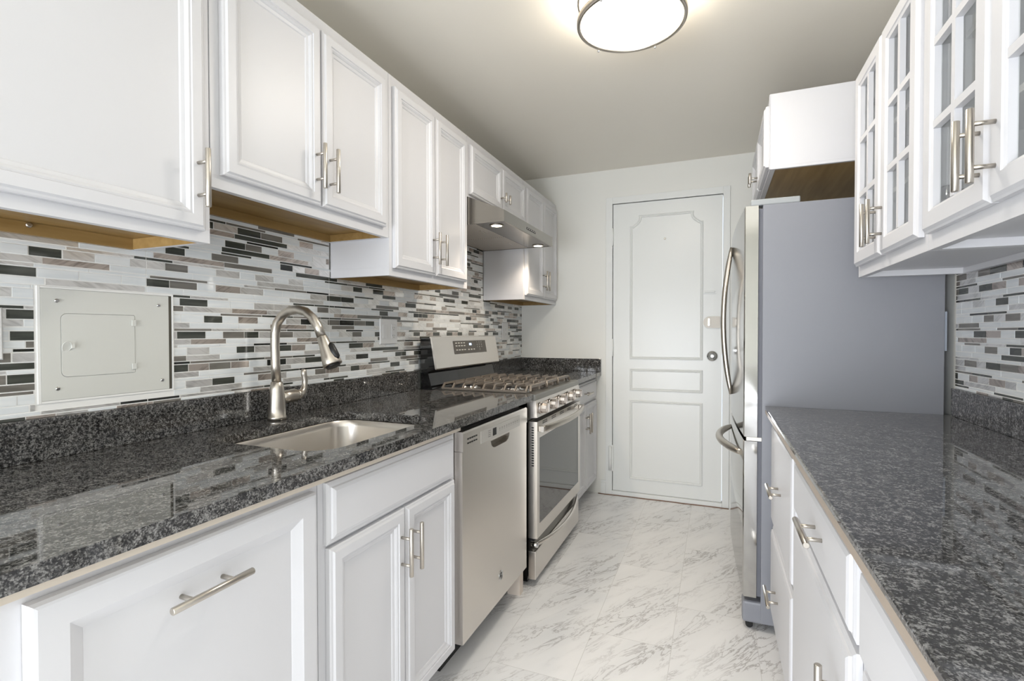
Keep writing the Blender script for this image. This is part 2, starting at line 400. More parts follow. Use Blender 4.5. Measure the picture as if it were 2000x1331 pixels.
PAN = (0.647, 0.961, 1.0395, 1.3135)
mosaic('tile_backsplash', LM, -0.25, YF-0.001, [(-0.25, 0.89, ZB, 1.46), (0.89, 1.585, ZB, 1.60), (1.585, 2.236, ZB, 1.46), (2.236, 3.012, ZB, 1.78), (3.012, YF-0.001, ZB, 1.46)], [PAN], 11, wl, 'mosaic strip tiles in white, grey, black and brushed metal')
mosaic('tile_backsplash', RM, -0.25, 2.196, [(-0.25, 2.196, ZB, 1.415)], [], 5, wr, 'mosaic strip tiles in white, grey, black and brushed metal')

# ------------------------------------------------------------------ cabinet fronts
DOOR = [(0, 0), (0, .012), (.003, .0145), (.007, .0155), (.011, .020), (.034, .020), (.0355, .0165), (.0405, .0172), (.0455, .0135), (.047, .0112), (.055, .0092), (.0575, .0065)]
WIDE = [(0, 0), (0, .014), (.004, .019), (.008, .020), (.043, .020), (.046, .018), (.063, .008), (.065, .0065)]
SLAB = [(0, 0), (0, .009), (.007, .012), (.012, .0125), (.014, .017), (.022, .020)]
GL = [(0, 0), (0, .012), (.004, .0145), (.010, .020), (.044, .020), (.046, .017), (.052, .014)]
def pull(M, d, y, z, vertical, parent, length=None, stand=0.033, sp=0.076):
    b = B(); h = (length or (0.136 if vertical else 0.152))/2
    if vertical: p0, p1 = M(d+stand, y, z-h), M(d+stand, y, z+h); po = [(y, z-sp/2), (y, z+sp/2)]
    else: p0, p1 = M(d+stand, y-h, z), M(d+stand, y+h, z); po = [(y-sp/2, z), (y+sp/2, z)]
    ax = (p1-p0).normalized()*0.001
    b.tube([p0, p0+ax, p1-ax, p1], [0.0053, 0.0063, 0.0063, 0.0053], 16)
    for (yy, zz) in (po if sp else po[:1]): b.cyl(M(d-0.002, yy, zz), M(d+stand, yy, zz), 0.0042, 12)
    return b.build('handle', NICKEL, parent, 'brushed nickel bar handle')
def front(name, M, y0, y1, z0, z1, d, root, prof=DOOR, hp=None, vertical=True, hd=None, short=False):
    o = B().rings(y0, y1, z0, z1, d+0.0008, prof, M).build(name, WHITE, root)
    if hp: pull(M, d+0.0008+(hd if hd is not None else 0.020), hp[0], hp[1], vertical, o, *((0.052, 0.033, 0.0) if short else ()))
    return o
def upper(M, y0, y1, z0, z1, dd, label, root_loc, under=WOOD, top=2.187, back0=0.0125, rec=0.032):
    r = thing('wall_cabinet', label, 'cabinet', root_loc)
    b = B()
    b.box(back0, dd, y0, y1, z0+rec, z1, M)                                   # closed box
    b.box(dd-0.02, dd, y0, y1, z0, z0+rec-0.0002, M)                          # lower rail of the face frame
    b.box(back0, dd-0.0202, y0, y0+0.014, z0, z0+rec-0.0002, M); b.box(back0, dd-0.0202, y1-0.014, y1, z0, z0+rec-0.0002, M)
    b.build('carcass', WHITE, r)
    b = B()
    b.box(back0+0.001, dd-0.0205, y0+0.0145, y1-0.0145, z0+rec-0.004, z0+rec-0.0005, M)
    b.box(back0+0.001, back0+0.016, y0+0.0145, y1-0.0145, z0-0.0, z0+rec-0.0045, M)
    b.box(back0+0.0165, dd-0.0205, y1-0.0175, y1-0.0145, z0+0.0005, z0+rec-0.0045, M)
    b.box(back0+0.0165, dd-0.0205, y0+0.0145, y0+0.0175, z0+0.0005, z0+rec-0.0045, M)
    b.build('underside', under, r, 'bare brown wood underside' if under is WOOD else None)
    r['group'] = 'white wall cabinets'
    return r
FD = 0.2936
ZD0, ZD1 = 1.451, 2.146
r = upper(LM, 0.262, 0.8625, 1.425, 2.187, FD, 'white single-door wall cabinet above the electrical panel', (0.15, 0.56, 1.425))
front('door', LM, 0.29, 0.842, ZD0, ZD1, FD, r, hp=(0.820, 1.568))
b = B(); b.lathe([(0.006, 0), (0.006, 0.003), (0.003, 0.004)], (0.0292, 0.63, 1.446), 'x', 14); b.build('screw', NICKEL, r)
r = upper(LM, 0.866, 1.588, 1.566, 2.187, FD, 'white two-door wall cabinet above the sink, its bottom higher than its neighbours', (0.15, 1.23, 1.566))
front('door', LM, 0.890, 1.224, 1.600, ZD1, FD, r, hp=(1.199, 1.712)); front('door', LM, 1.231, 1.556, 1.600, ZD1, FD, r, hp=(1.256, 1.712))
r = upper(LM, 1.590, 2.232, 1.425, 2.187, FD, 'white two-door wall cabinet hanging between the sink and the range hood', (0.15, 1.91, 1.425))
front('door', LM, 1.611, 1.904, ZD0+0.004, ZD1, FD, r, hp=(1.878, 1.568)); front('door', LM, 1.911, 2.204, ZD0+0.004, ZD1, FD, r, hp=(1.940, 1.568))
r = upper(LM, 2.234, 3.015, 1.886, 2.187, FD, 'short white two-door wall cabinet directly above the range hood', (0.15, 2.62, 1.886), rec=0.02)
front('door', LM, 2.250, 2.637, 1.900, ZD1, FD, r, hp=(2.612, 1.967), short=True); front('door', LM, 2.643, 3.010, 1.900, ZD1, FD, r, hp=(2.672, 1.967), short=True)
r = upper(LM, 3.017, YF-0.003, 1.422, 2.187, FD, 'narrow white two-door wall cabinet in the corner beyond the range hood', (0.15, 3.37, 1.422))
front('door', LM, 3.042, 3.379, ZD0, ZD1, FD, r, hp=(3.355, 1.571)); front('door', LM, 3.386, 3.700, ZD0, ZD1, FD, r, hp=(3.412, 1.571))

# ------------------------------------------------------------------ left base run
BX = 0.602
def base(M, y0, y1, d, label, loc, hollow=False, kick=0.09):
    r = thing('base_cabinet', label, 'cabinet', loc); b = B()
    if hollow:
        b.box(0.002, d-0.02, y0, y0+0.016, 0.10, 0.884, M); b.box(0.002, d-0.02, y1-0.016, y1, 0.10, 0.884, M)
        b.box(0.002, d-0.02, y0+0.0162, y1-0.0162, 0.10, 0.116, M); b.box(d-0.0198, d, y0, y1, 0.10, 0.884, M)
    else: b.box(0.002, d, y0, y1, 0.10, 0.884, M)
    b.build('carcass', WHITE, r)
    B().box(0.01, d-kick, y0, y1, 0, 0.0998, M).build('toe_kick', WHITE, r)
    r['group'] = 'white base cabinets'
    return r
r = base(LM, 0.302, 0.886, BX, 'white base cabinet with one tall panelled front and a horizontal handle', (0.3, 0.6, 0))
front('pull_out_front', LM, 0.361, 0.868, 0.115, 0.850, BX, r, WIDE, (0.606, 0.760), False, 0.0065)
r = base(LM, 0.888, 1.530, BX, 'white two-door sink base cabinet with a false drawer front', (0.3, 1.2, 0), True)
front('false_drawer_front', LM, 0.905, 1.509, 0.712, 0.858, BX, r, SLAB)
front('door', LM, 0.911, 1.213, 0.115, 0.703, BX, r, hp=(1.188, 0.588)); front('door', LM, 1.217, 1.509, 0.115, 0.703, BX, r, hp=(1.242, 0.588))
r = base(LM, 3.022, YF-0.003, BX, 'narrow white base cabinet with a drawer in the corner beyond the range', (0.3, 3.37, 0))
front('drawer', LM, 3.036, 3.706, 0.722, 0.862, BX, r, SLAB, (3.36, 0.790), False)
front('door', LM, 3.036, 3.376, 0.112, 0.708, BX, r, hp=(3.352, 0.585)); front('door', LM, 3.382, 3.706, 0.112, 0.708, BX, r, hp=(3.405, 0.585))

# ------------------------------------------------------------------ worktops
XC, TZ0, TZ1 = 0.648, 0.886, 0.914
r = thing('worktop', 'long dark polished granite worktop with an undermounted sink along the left wall', 'worktop', (0.3, 1.0, 0.886))
SK = rrect(0.150, 0.562, 0.945, 1.498, (0.075, 0.085, 0.10, 0.075), 8)
b = B(); b.holed([(0.002, -0.25), (XC, -0.25), (XC, 2.214), (0.002, 2.214)], SK, TZ0, TZ1, lambda p, q, c: Vector((p, q, c))); b.build('slab', GRAN, r)
STRIP = painted('under_slab_strip', (214, 203, 188), 0.55)
B().box(BX+0.0005, 0.630, -0.25, 1.530, 0.869, TZ0-0.0004).build('under_slab_strip', STRIP, r)
B().box(0.0015, 0.020, -0.25, 2.214, TZ1+0.0006, 1.0108, bev=0.0012).build('upstand', GRAN, r)
r = thing('worktop', 'small dark granite worktop filling the corner beyond the range', 'worktop', (0.3, 3.37, 0.886))
B().box(0.002, XC, 3.023, YF-0.002, TZ0, TZ1, bev=0.0015).build('slab', GRAN, r)
B().box(0.0015, 0.020, 3.023, YF-0.022, TZ1+0.0006, 1.0108, bev=0.0012).build('upstand', GRAN, r)
B().box(0.0015, XC, YF-0.0215, YF-0.002, TZ1+0.0006, 1.0108, bev=0.0012).build('upstand', GRAN, r)
r = thing('worktop', 'wide grey granite worktop on the right beside the refrigerator', 'worktop', (1.9, 1.0, 0.886))
CR = XR-1.6245
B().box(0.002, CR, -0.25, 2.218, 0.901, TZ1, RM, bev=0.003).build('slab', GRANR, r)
B().box(0.002, CR-0.002, -0.25, 2.218, 0.8848, 0.9005, RM).build('under_slab_strip', painted('edge_reflection_tan', (172, 158, 144), 0.4, 0.1, 200), r)  # tan stands in for floor and cabinets reflected in the polished slab edge
B().box(0.0015, 0.020, -0.25, 2.200, TZ1+0.0006, 1.0108, RM, bev=0.0012).build('upstand', GRANR, r)

# ------------------------------------------------------------------ sink and tap
b = B(); n_ = len(SK); cxs, cys = 0.356, 1.22
def sc(f, z): return [Vector((cxs+(x-cxs)*f, cys+(y-cys)*f, z)) for x, y in SK]
b.loft([sc(1.06, 0.8850), sc(1.015, 0.8850), sc(1.0, 0.882), sc(0.985, 0.86), sc(0.965, 0.73), sc(0.94, 0.708), sc(0.88, 0.698), sc(0.12, 0.692)], False, True, True)
sk = b.build('sink', STEEL); tag(sk, 'stainless steel undermounted sink bowl set into the granite worktop', 'sink')
B().lathe([(0.042, 0.6945), (0.040, 0.6975), (0.030, 0.6965), (0.026, 0.694)], (cxs, cys, 0), 'z', 28).build('drain', CHROME, sk)
FX, FY = 0.078, 1.260
t = thing('kitchen_tap', 'brushed nickel pull-down tap with a high arched spout behind the sink', 'tap', (FX, FY, 0.914))
b = B(); b.lathe([(0.0305, 0.9146), (0.0305, 0.926), (0.0285, 0.928), (0.0275, 0.955), (0.0258, 0.990), (0.0222, 1.020), (0.0185, 1.0405), (0.0155, 1.0425)], (FX, FY, 0), 'z', 36); b.build('body', NICKEL, t)
path = [(FX, 1.040), (FX-.004, 1.10), (FX-.006, 1.16), (FX-.005, 1.205), (0.083, 1.240), (0.108, 1.266), (0.140, 1.280), (0.173, 1.283), (0.208, 1.275), (0.237, 1.254), (0.258, 1.226), (0.272, 1.195)]
b = B(); b.tube([(x-0.001, FY, z) for x, z in path], 0.0148, 20, ref=(0, 1, 0)); b.build('spout', NICKEL, t)
hp0, hp1 = Vector((0.272, FY, 1.195)), Vector((0.317, FY, 1.103)); dv = (hp1-hp0).normalized()
b = B(); b.tube([hp0+dv*0.0015, hp0+dv*0.004, hp0+(hp1-hp0)*0.35, hp0+(hp1-hp0)*0.75, hp1-dv*0.004, hp1], [0.0148, 0.0160, 0.0195, 0.0270, 0.0305, 0.0290], 24, ref=(0, 1, 0)); sh = b.build('spray_head', NICKEL, t)
b = B(); b.tube([hp1+dv*0.0003, hp1+dv*0.006], [0.0235, 0.021], 20, ref=(0, 1, 0)); b.build('nozzle', BLACK, sh)
q = hp0+(hp1-hp0)*0.62; up = Vector((-dv.z, 0, dv.x)); up = up if up.x > 0 else -up
b = B(); side = (up*0.55 + Vector((0, -0.83, 0))*0.0 + Vector((0, 0, 0))).normalized()
c0 = q + up*0.0215
b.tube([c0-dv*0.030, c0-dv*0.022, c0, c0+dv*0.022+up*0.005, c0+dv*0.029+up*0.006], [0.003, 0.010, 0.0125, 0.010, 0.003], 14, ref=(0, 1, 0)); b.build('spray_button', BLACK, sh)
b = B(); b.tube([(FX, FY+0.012, 0.985), (FX, FY+0.045, 0.987), (FX, FY+0.075, 0.988), (FX, FY+0.081, 0.988)], [0.021, 0.0225, 0.0235, 0.0215], 22); b.build('valve_barrel', NICKEL, t)
b = B(); b.tube([(FX, FY+0.082, 0.988), (FX, FY+0.098, 0.989), (FX, FY+0.114, 0.998), (FX, FY+0.123, 1.015), (FX, FY+0.125, 1.035), (FX, FY+0.120, 1.058), (FX, FY+0.118, 1.074), (FX, FY+0.118, 1.077)], [0.021, 0.017, 0.0125, 0.0105, 0.0095, 0.0105, 0.009, 0.004], 16, ref=(1, 0, 0)); b.build('lever', NICKEL, t)

# ------------------------------------------------------------------ wall fittings
def plate(label, y0, y1, z0, z1, kinds):
    r = thing('outlet_plate' if 'outlet' in kinds else 'switch_plate', label, 'outlet' if 'outlet' in kinds else 'switch', (0.012, (y0+y1)/2, z0))
    b = B(); b.rings(y0, y1, z0, z1, 0.0122, [(0, 0), (0, .003), (.003, .006)], LM); b.build('cover', PLATE, r)
    n = len(kinds); wd = (y1-y0)/n
    for i, kd in enumerate(kinds):
        yc = y0+wd*(i+0.5); zc = (z0+z1)/2
        p = B().box(0.0184, 0.0200, yc-0.0165, yc+0.0165, zc-0.033, zc+0.033, LM, bev=0.0006).build('rocker' if kd == 'switch' else 'socket', PLATE, r)
        if kd == 'outlet':
            for s in (-1, 1):
                b = B()
                for yy, hh in ((-0.006, 0.004), (0.006, 0.0032)): b.box(0.0201, 0.0204, yc+yy-0.0009, yc+yy+0.0009, zc+s*0.018-hh, zc+s*0.018+hh, LM)
                b.box(0.0201, 0.0204, yc-0.002, yc+0.002, zc+s*0.018-0.011, zc+s*0.018-0.0075, LM)
                b.build('receptacle_slots', BLACK, p)
plate('white double plate with a switch and an outlet between the tap and the range', 1.903, 2.036, 1.153, 1.272, ['switch', 'outlet'])
plate('narrow white outlet plate in the corner beyond the range', 3.325, 3.430, 1.150, 1.282, ['outlet'])
plate('white switch plate left of the electrical panel, cut by the picture edge', 0.470, 0.589, 1.148, 1.261, ['switch', 'switch'])
r = thing('electrical_panel', 'off-white metal electrical panel cover set into the mosaic backsplash', 'panel', (0.012, 0.805, 1.045))
pdo = rrect(0.695, 0.856, 1.102, 1.252, (0.012, 0.003, 0.003, 0.012)); pdh = rrect(0.6938, 0.8572, 1.1008, 1.2532, (0.0132, 0.0042, 0.0042, 0.0132))
B().holed([(0.656, 1.049), (0.946, 1.049), (0.946, 1.309), (0.656, 1.309)], pdh, 0.0102, 0.0128, lambda p, q, c: Vector((c, p, q))).build('cover', PANELP, r)
b = B(); b.box(0.0100, 0.0126, 0.650, 0.6555, 1.043, 1.3145, LM).box(0.0100, 0.0136, 0.9555, 0.959, 1.043, 1.3145, LM).box(0.0100, 0.0126, 0.656, 0.955, 1.043, 1.0480, LM).box(0.0100, 0.0126, 0.656, 0.955, 1.3102, 1.3145, LM)
b.build('trim_frame', TILES[0], r)
B().box(0.0101, 0.0106, 0.9462, 0.9553, 1.0477, 1.3103, LM).build('shadow_gap', mat('gap_shade', (96, 92, 82), 0.5, 0.5), r)  # dark strip standing in for the shade along the panel's edge
b = B(); b.loft([[LM(d, y, z) for y, z in pdo] for d in (0.0103, 0.0137)]); pd = b.build('door', PANELP, r)
for zc in (1.118, 1.232): B().box(0.0143, 0.0168, 0.848, 0.859, zc-0.008, zc+0.008, LM, bev=0.0008).build('hinge', PANELP, pd)
b = B(); ring_c = (0.704, 1.174)
rp = [LM(0.0165+0.004*math.sin(a/12*2*math.pi), ring_c[0]+0.0095*math.cos(a/12*2*math.pi), ring_c[1]+0.0125*math.sin(a/12*2*math.pi)) for a in range(13)]
b.tube(rp, 0.0009, 8); b.box(0.0143, 0.0185, 0.7125, 0.7195, 1.169, 1.181, LM, bev=0.0006); b.build('ring_pull', PANELP, pd)
for y, z in ((0.687, 1.282), (0.919, 1.282), (0.687, 1.075), (0.927, 1.075)):
    b = B(); b.lathe([(0.0048, 0.0129), (0.0046, 0.0140), (0.003, 0.0150)], (0, y, z), 'x', 14); b.build('screw', CHROME, r)

# ------------------------------------------------------------------ dishwasher
r = thing('dishwasher', 'stainless steel built-in dishwasher between the sink cabinet and the range', 'dishwasher', (0.3, 1.85, 0))
D0, D1 = 1.534, 2.166
B().box(0.03, 0.598, D0+0.004, D1-0.004, 0.116, 0.872).build('tub', BLACK, r)
B().box(0.50, 0.540, D0+0.004, D1-0.004, 0.0, 0.115).build('toe_kick', BLACK, r)
B().box(0.556, 0.618, 2.120, D1-0.002, 0.0, 0.108, bev=0.001).build('side_foot', painted('raw_white_wood', (226, 214, 202), 0.6), r)
pk = [(1.770, 0.784), (1.962, 0.784), (1.958, 0.770), (1.945, 0.758), (1.925, 0.752), (1.81, 0.752), (1.79, 0.757), (1.777, 0.768)]
b = B(); b.holed([(D0, 0.117), (D1, 0.117), (D1, 0.7915), (D0, 0.7915)], pk, 0.600, 0.634, lambda p, q, c: Vector((c, p, q)))
dw = b.build('door', STEEL, r)
b = B(); b.box(0.600, 0.606, 1.765, 1.967, 0.748, 0.788); b.build('handle_pocket', mat('pocket_grey', (120, 116, 108), 0.4, 0.7), dw)
b = B(); P_ = [(0.600, 0.7925), (0.637, 0.7925), (0.637, 0.855), (0.633, 0.8615), (0.600, 0.8615)]
b.prism(P_, D0, D1, lambda p, q, c: Vector((p, c, q))); cp = b.build('control_panel', STEEL, r)
b = B(); b.box(0.6374, 0.6384, 1.674, 2.072, 0.7935, 0.840); b.build('control_strip', SILVERP, cp)
b = B(); b.box(0.6386, 0.6392, 1.780, 1.814, 0.803, 0.832); b.build('display', BLACK, cp)
for i in range(9):
    B().box(0.6386, 0.6390, 1.845+i*0.024, 1.852+i*0.024, 0.820, 0.8225).build('button_mark', DARKLEG, cp); B().box(0.6386, 0.6390, 1.845+i*0.024, 1.849+i*0.024, 0.813, 0.8150).build('button_mark', DARKLEG, cp)
for i in range(4): B().box(0.6386, 0.6390, 1.737, 1.762, 0.806+i*0.0075, 0.8075+i*0.0075).build('button_mark', DARKLEG, cp)
for i in range(5):
    for zc in (0.817, 0.832): B().box(0.6374, 0.6378, 1.566+i*0.0165, 1.578+i*0.0165, zc-0.0025, zc+0.0025).build('vent_slot', BLACK, cp)
b = B(); b.lathe([(0.0195, 0.6344), (0.0195, 0.6362), (0.0170, 0.6362), (0.0165, 0.6354), (0.001, 0.6354)], (0, 1.866, 0.2155), 'x', 32); em = b.build('emblem', CHROME, dw)
XM = Matrix(((0, 0, 1, 0), (1, 0, 0, 0), (0, 1, 0, 0), (0, 0, 0, 1)))
text_mesh('GE', 0.021, Matrix.Translation((0.6360, 1.866, 0.2155)) @ XM, 'emblem_letters', DARKLEG, em)

# ------------------------------------------------------------------ range
R0, R1 = 2.219, 3.016
r = thing('gas_range', 'freestanding stainless steel gas range with cast iron grates and five knobs', 'range', (0.35, 2.62, 0))
B().box(0.03, 0.618, R0+0.003, R1-0.003, 0.02, 0.898).build('body', BLACKG, r)
for yy in (R0+0.05, R1-0.05): B().cyl((0.55, yy, 0.0), (0.55, yy, 0.0198), 0.018).build('foot', BLACK, r)
b = B(); P_ = [(0.10, 0.8985), (0.100, 0.914), (0.60, 0.914), (0.640, 0.916), (0.655, 0.914), (0.659, 0.908), (0.659, 0.886), (0.6185, 0.886), (0.6185, 0.8985)]
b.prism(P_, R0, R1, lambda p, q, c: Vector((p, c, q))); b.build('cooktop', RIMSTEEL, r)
B().box(0.115, 0.600, R0+0.02, R1-0.02, 0.9143, 0.9152).build('burner_deck', BLACKG, r)
YX = lambda p, q, c: Vector((p, c, q))
b = B(); b.prism([(0.6185, 0.8855), (0.659, 0.8855), (0.663, 0.872), (0.668, 0.806), (0.6185, 0.800)], R0, R1, YX); cp = b.build('control_panel', STEEL, r)
for i, y in enumerate((2.275, 2.425, 2.585, 2.755, 2.905)):
    b = B(); b.lathe([(0.029, 0.6655), (0.029, 0.671), (0.025, 0.672)], (0, y, 0.846), 'x', 28)
    b.lathe([(0.0245, 0.6722), (0.0255, 0.680), (0.0240, 0.700), (0.0215, 0.704)], (0, y, 0.846), 'x', 10, smooth=False)
    b.box(0.7035, 0.712, y-0.005, y+0.005, 0.829, 0.867, bev=0.002); b.build('knob', KNOBM, r)
b = B(); W0, W1, WZ0, WZ1 = R0+0.035, R1-0.035, 0.295, 0.706
b.holed([(R0, 0.232), (R1, 0.232), (R1, 0.786), (R0, 0.786)], [(W0, WZ0), (W1, WZ0), (W1, WZ1), (W0, WZ1)], 0.622, 0.668, lambda p, q, c: Vector((c, p, q)))
od = b.build('oven_door', STEEL, r)
B().box(0.640, 0.6672, W0+0.0003, W1-0.0003, WZ0+0.0003, WZ1-0.0003).build('window', DARKGLASS, od)
for g in range(5):
    b = B()
    for i in range(3):
        for j in range(2): b.box(0.6682, 0.6686, 2.30+g*0.145+i*0.025, 2.318+g*0.145+i*0.025, 0.766+j*0.009, 0.7705+j*0.009)
    b.build('vent_slots', BLACK, od)
b = B()
for i in range(16): b.box(0.640, 0.652, R0-0.0006, R0-0.0002, 0.575+i*0.012, 0.581+i*0.012)
b.build('side_vents', BLACK, od)
def bowbar(y0, y1, z, x0, bow, hz, hx, n=18, zbow=0.0):
    loops = []
    for i in range(n+1):
        u = i/n; y = y0+(y1-y0)*u; s = 1-(2*u-1)**2; x = x0+bow*s; zz = z+zbow*s; kx = 0.72 if i in (0, n) else 1.0
        loops.append([Vector((x+kx*hx*math.cos(a), y, zz+kx*hz*math.sin(a))) for a in [2*math.pi*j/12 for j in range(12)]])
    return loops
b = B(); b.loft(bowbar(R0+0.012, R1-0.012, 0.752, 0.690, 0.040, 0.0165, 0.009), smooth=True)
for y in (R0+0.022, R1-0.022): b.box(0.6685, 0.694, y-0.010, y+0.010, 0.738, 0.766, bev=0.003)
b.build('handle', NICKEL, od)
for ya, yb in ((R0+0.0085, R0+0.0118), (R1-0.0118, R1-0.0085)): B().box(0.682, 0.698, ya, yb, 0.738, 0.766, bev=0.001).build('handle_cap', SILVERP, od)
dwr = B().box(0.622, 0.660, R0, R1, 0.036, 0.170, bev=0.003).build('drawer', STEEL, r)
B().prism([(0.622, 0.1705), (0.652, 0.1705), (0.634, 0.190), (0.634, 0.2165), (0.622, 0.2165)], R0, R1, YX).build('finger_recess', mat('recess_steel', (120, 116, 110), 0.3, 1.0), dwr)
B().box(0.622, 0.650, R0+0.004, R1-0.004, 0.2175, 0.2305).build('drawer_gap', BLACK, r)
b = B(); b.loft(bowbar(R0+0.006, R1-0.006, 0.200, 0.652, 0.046, 0.012, 0.008, zbow=-0.016), smooth=True); b.build('handle', STEEL, dwr)
B().lathe([(0.012, 0.634), (0.012, 0.668), (0.006, 0.669)], (0, R0+0.014, 0.198), 'x', 18).build('bolt', CHROME, dwr)
# backguard
b = B(); b.prism([(0.03, 0.9145), (0.03, 1.180), (0.088, 1.180), (0.116, 1.022), (0.074, 1.002), (0.0985, 0.9145)], R0+0.001, R1-0.001, YX); bg = b.build('backguard', BLACKG, r)
b = B(); b.prism([(0.082, 1.1805), (0.088, 1.1865), (0.0965, 1.1845), (0.126, 1.022), (0.122, 1.016), (0.1165, 1.021), (0.0885, 1.1803)], R0, R1, YX); fc = b.build('backguard_face', STEEL, bg)
fo = Vector((0.0970, 0, 1.1845)); fu = Vector((0.126-0.0965, 0, 1.022-1.1845)).normalized(); fnrm = Vector((-fu.z, 0, fu.x))
if fnrm.x < 0: fnrm = -fnrm
FMt = lambda s, y, h: fo + fu*s + fnrm*h + Vector((0, y, 0))
b = B(); b.box(0.024, 0.098, 2.435, 2.845, 0.0003, 0.0012, FMt); ds = b.build('keypad', mat('keypad_brown', (72, 68, 62), 0.25), fc)
b = B(); b.box(0.040, 0.051, 2.622, 2.650, 0.0014, 0.0017, FMt); b.build('clock_digits', DISPLAY, ds)
for i in range(4):
    for s0 in (0.034, 0.050, 0.073): B().box(s0, s0+0.005, 2.455+i*0.032, 2.475+i*0.032, 0.0014, 0.0017, FMt).build('button_mark', LEGEND, ds)
for i in range(3): B().box(0.073, 0.079, 2.600+i*0.034, 2.618+i*0.034, 0.0014, 0.0017, FMt).build('button_mark', LEGEND, ds)
fm = Matrix.Identity(4); fm.col[0] = (0, 1, 0, 0); fm.col[1] = (-fu.x, 0, -fu.z, 0); fm.col[2] = (fnrm.x, 0, fnrm.z, 0)
for i, row in enumerate(('123', '456', '789', ' 0 ')):
    for j, ch in enumerate(row):
        if ch != ' ':
            p = FMt(0.035+i*0.0145, 2.725+j*0.030, 0.0014); M_ = fm.copy(); M_.translation = p
            text_mesh(ch, 0.012, M_, 'key_digit', LEGEND, ds, 0.0002)
# burners and grates
for (x, y, rr) in ((0.23, 2.385, 0.040), (0.47, 2.385, 0.048), (0.35, 2.615, 0.055), (0.23, 2.85, 0.036), (0.47, 2.85, 0.045)):
    b = B(); b.lathe([(rr+0.02, 0.9154), (rr+0.015, 0.918), (rr, 0.921), (rr, 0.926)], (x, y, 0), 'z', 28); b.mi = 1
    b.lathe([(rr-0.006, 0.9262), (rr-0.006, 0.933), (rr-0.012, 0.935)], (x, y, 0), 'z', 28); b.build('burner', [CHROME, BLACK], r)
def bar(b, pts, wd=0.0085, ht=0.009):
    """square cast bar through points"""
    loops = []; pts = [Vector(p) for p in pts]
    for i, p in enumerate(pts):
        t = (pts[min(i+1, len(pts)-1)]-pts[max(i-1, 0)]).normalized()
        s = t.cross(Vector((0, 0, 1))); s = s.normalized() if s.length > 1e-4 else Vector((1, 0, 0))
        n = s.cross(t).normalized()
        loops.append([p+s*wd/2+n*ht/2, p-s*wd/2+n*ht/2, p-s*wd/2-n*ht/2, p+s*wd/2-n*ht/2])
    b.loft(loops)
GZ, GF = 0.943, 0.9205
gy = [(R0+0.055, R0+0.300), (R0+0.306, R0+0.502), (R0+0.508, R1-0.050)]
for gi, (ya, yb) in enumerate(gy):
    b = B(); xs = [0.135+i*0.0575 for i in range(9)]
    for i, x in enumerate(xs):
        e0 = [(x, ya-0.010, GF), (x, ya+0.012, GZ)] ; e1 = [(x, yb-0.012, GZ), (x, yb+0.0, GF)]
        if i in (0, 8): bar(b, e0+e1)
        elif gi == 1: bar(b, e0[0:]+[(x, ya+0.07, GZ)]); bar(b, [(x, yb-0.07, GZ)]+e1)
        else:
            m0, m1 = ((ya+yb)/2-0.03, (ya+yb)/2+0.03) if i in (2, 6) else ((ya+yb)/2, (ya+yb)/2)
            bar(b, e0+[(x, m0-0.006, GZ)]); bar(b, [(x, m1+0.006, GZ)]+e1)
    for y in (ya-0.010, yb+0.0): bar(b, [(xs[0]-0.005, y, GF), (xs[-1]+0.005, y, GF)], 0.008, 0.009)
    for y in ((ya+yb)/2,):
        bar(b, [(xs[0], y, GZ), (xs[2], y, GZ)]); bar(b, [(xs[3], y, GZ), (xs[5], y, GZ)]); bar(b, [(xs[6], y, GZ), (xs[8]+0.018, y, GZ), (xs[8]+0.022, y, GF)])
    bar(b, [(0.617, ya-0.004, GF), (0.610, ya+0.016, GZ), (0.610, yb-0.016, GZ), (0.617, yb+0.0, GF)], 0.010, 0.012)
    b.build('grate', IRON, r)

# ------------------------------------------------------------------ range hood
H0, H1 = 2.237, 3.012
r = thing('range_hood', 'stainless steel under-cabinet range hood with two lit lamps', 'hood', (0.25, 2.62, 1.745))
HB = 1.746
b = B()
b.prism([(0.0125, HB+0.012), (0.0125, 1.884), (0.297, 1.884), (0.492, 1.803), (0.492, HB+0.002), (0.485, HB)] + [(0.475, HB), (0.475, HB+0.012)], H0, H1, YX)
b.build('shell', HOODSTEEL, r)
b = B(); b.box(0.0125, 0.0200, H0, H1, HB, HB+0.0118).box(0.0202, 0.4748, H0, H0+0.006, HB, HB+0.0118).box(0.0202, 0.4748, H1-0.006, H1, HB, HB+0.0118).build('rim', HOODSTEEL, r)
B().box(0.335, 0.4745, H0+0.0065, H1-0.0065, HB+0.002, HB+0.0115).build('lamp_panel', HOODSTEEL, r)
fm_ = mat('filter_mesh', (176, 170, 162), 0.4, 0.3); k = N(fm_)
ck = k.n('ShaderNodeTexChecker', i_Scale=170.0); k.l(coords(k, (1, 1, 0.0)), ck.inputs['Vector']); ck.inputs[1].default_value = lin((222, 214, 204)); ck.inputs[2].default_value = lin((150, 143, 134)); k.l(ck.outputs[0], k.b.inputs['Base Color'])
for ya, yb in ((H0+0.010, 2.611), (2.620, H1-0.010)):
    f_ = B().box(0.022, 0.330, ya, yb, HB+0.001, HB+0.0110, bev=0.002).build('grease_filter', fm_, r)
    B().box(0.285, 0.292, (ya+yb)/2-0.03, (ya+yb)/2+0.03, HB-0.003, HB+0.0008).build('latch', STEEL, f_)
B().box(0.022, 0.330, 2.6112, 2.6198, HB+0.003, HB+0.0110).build('filter_seam', BLACK, r)
B().box(0.3305, 0.3345, H0+0.008, H1-0.008, HB+0.003, HB+0.0112).build('panel_seam', BLACK, r)
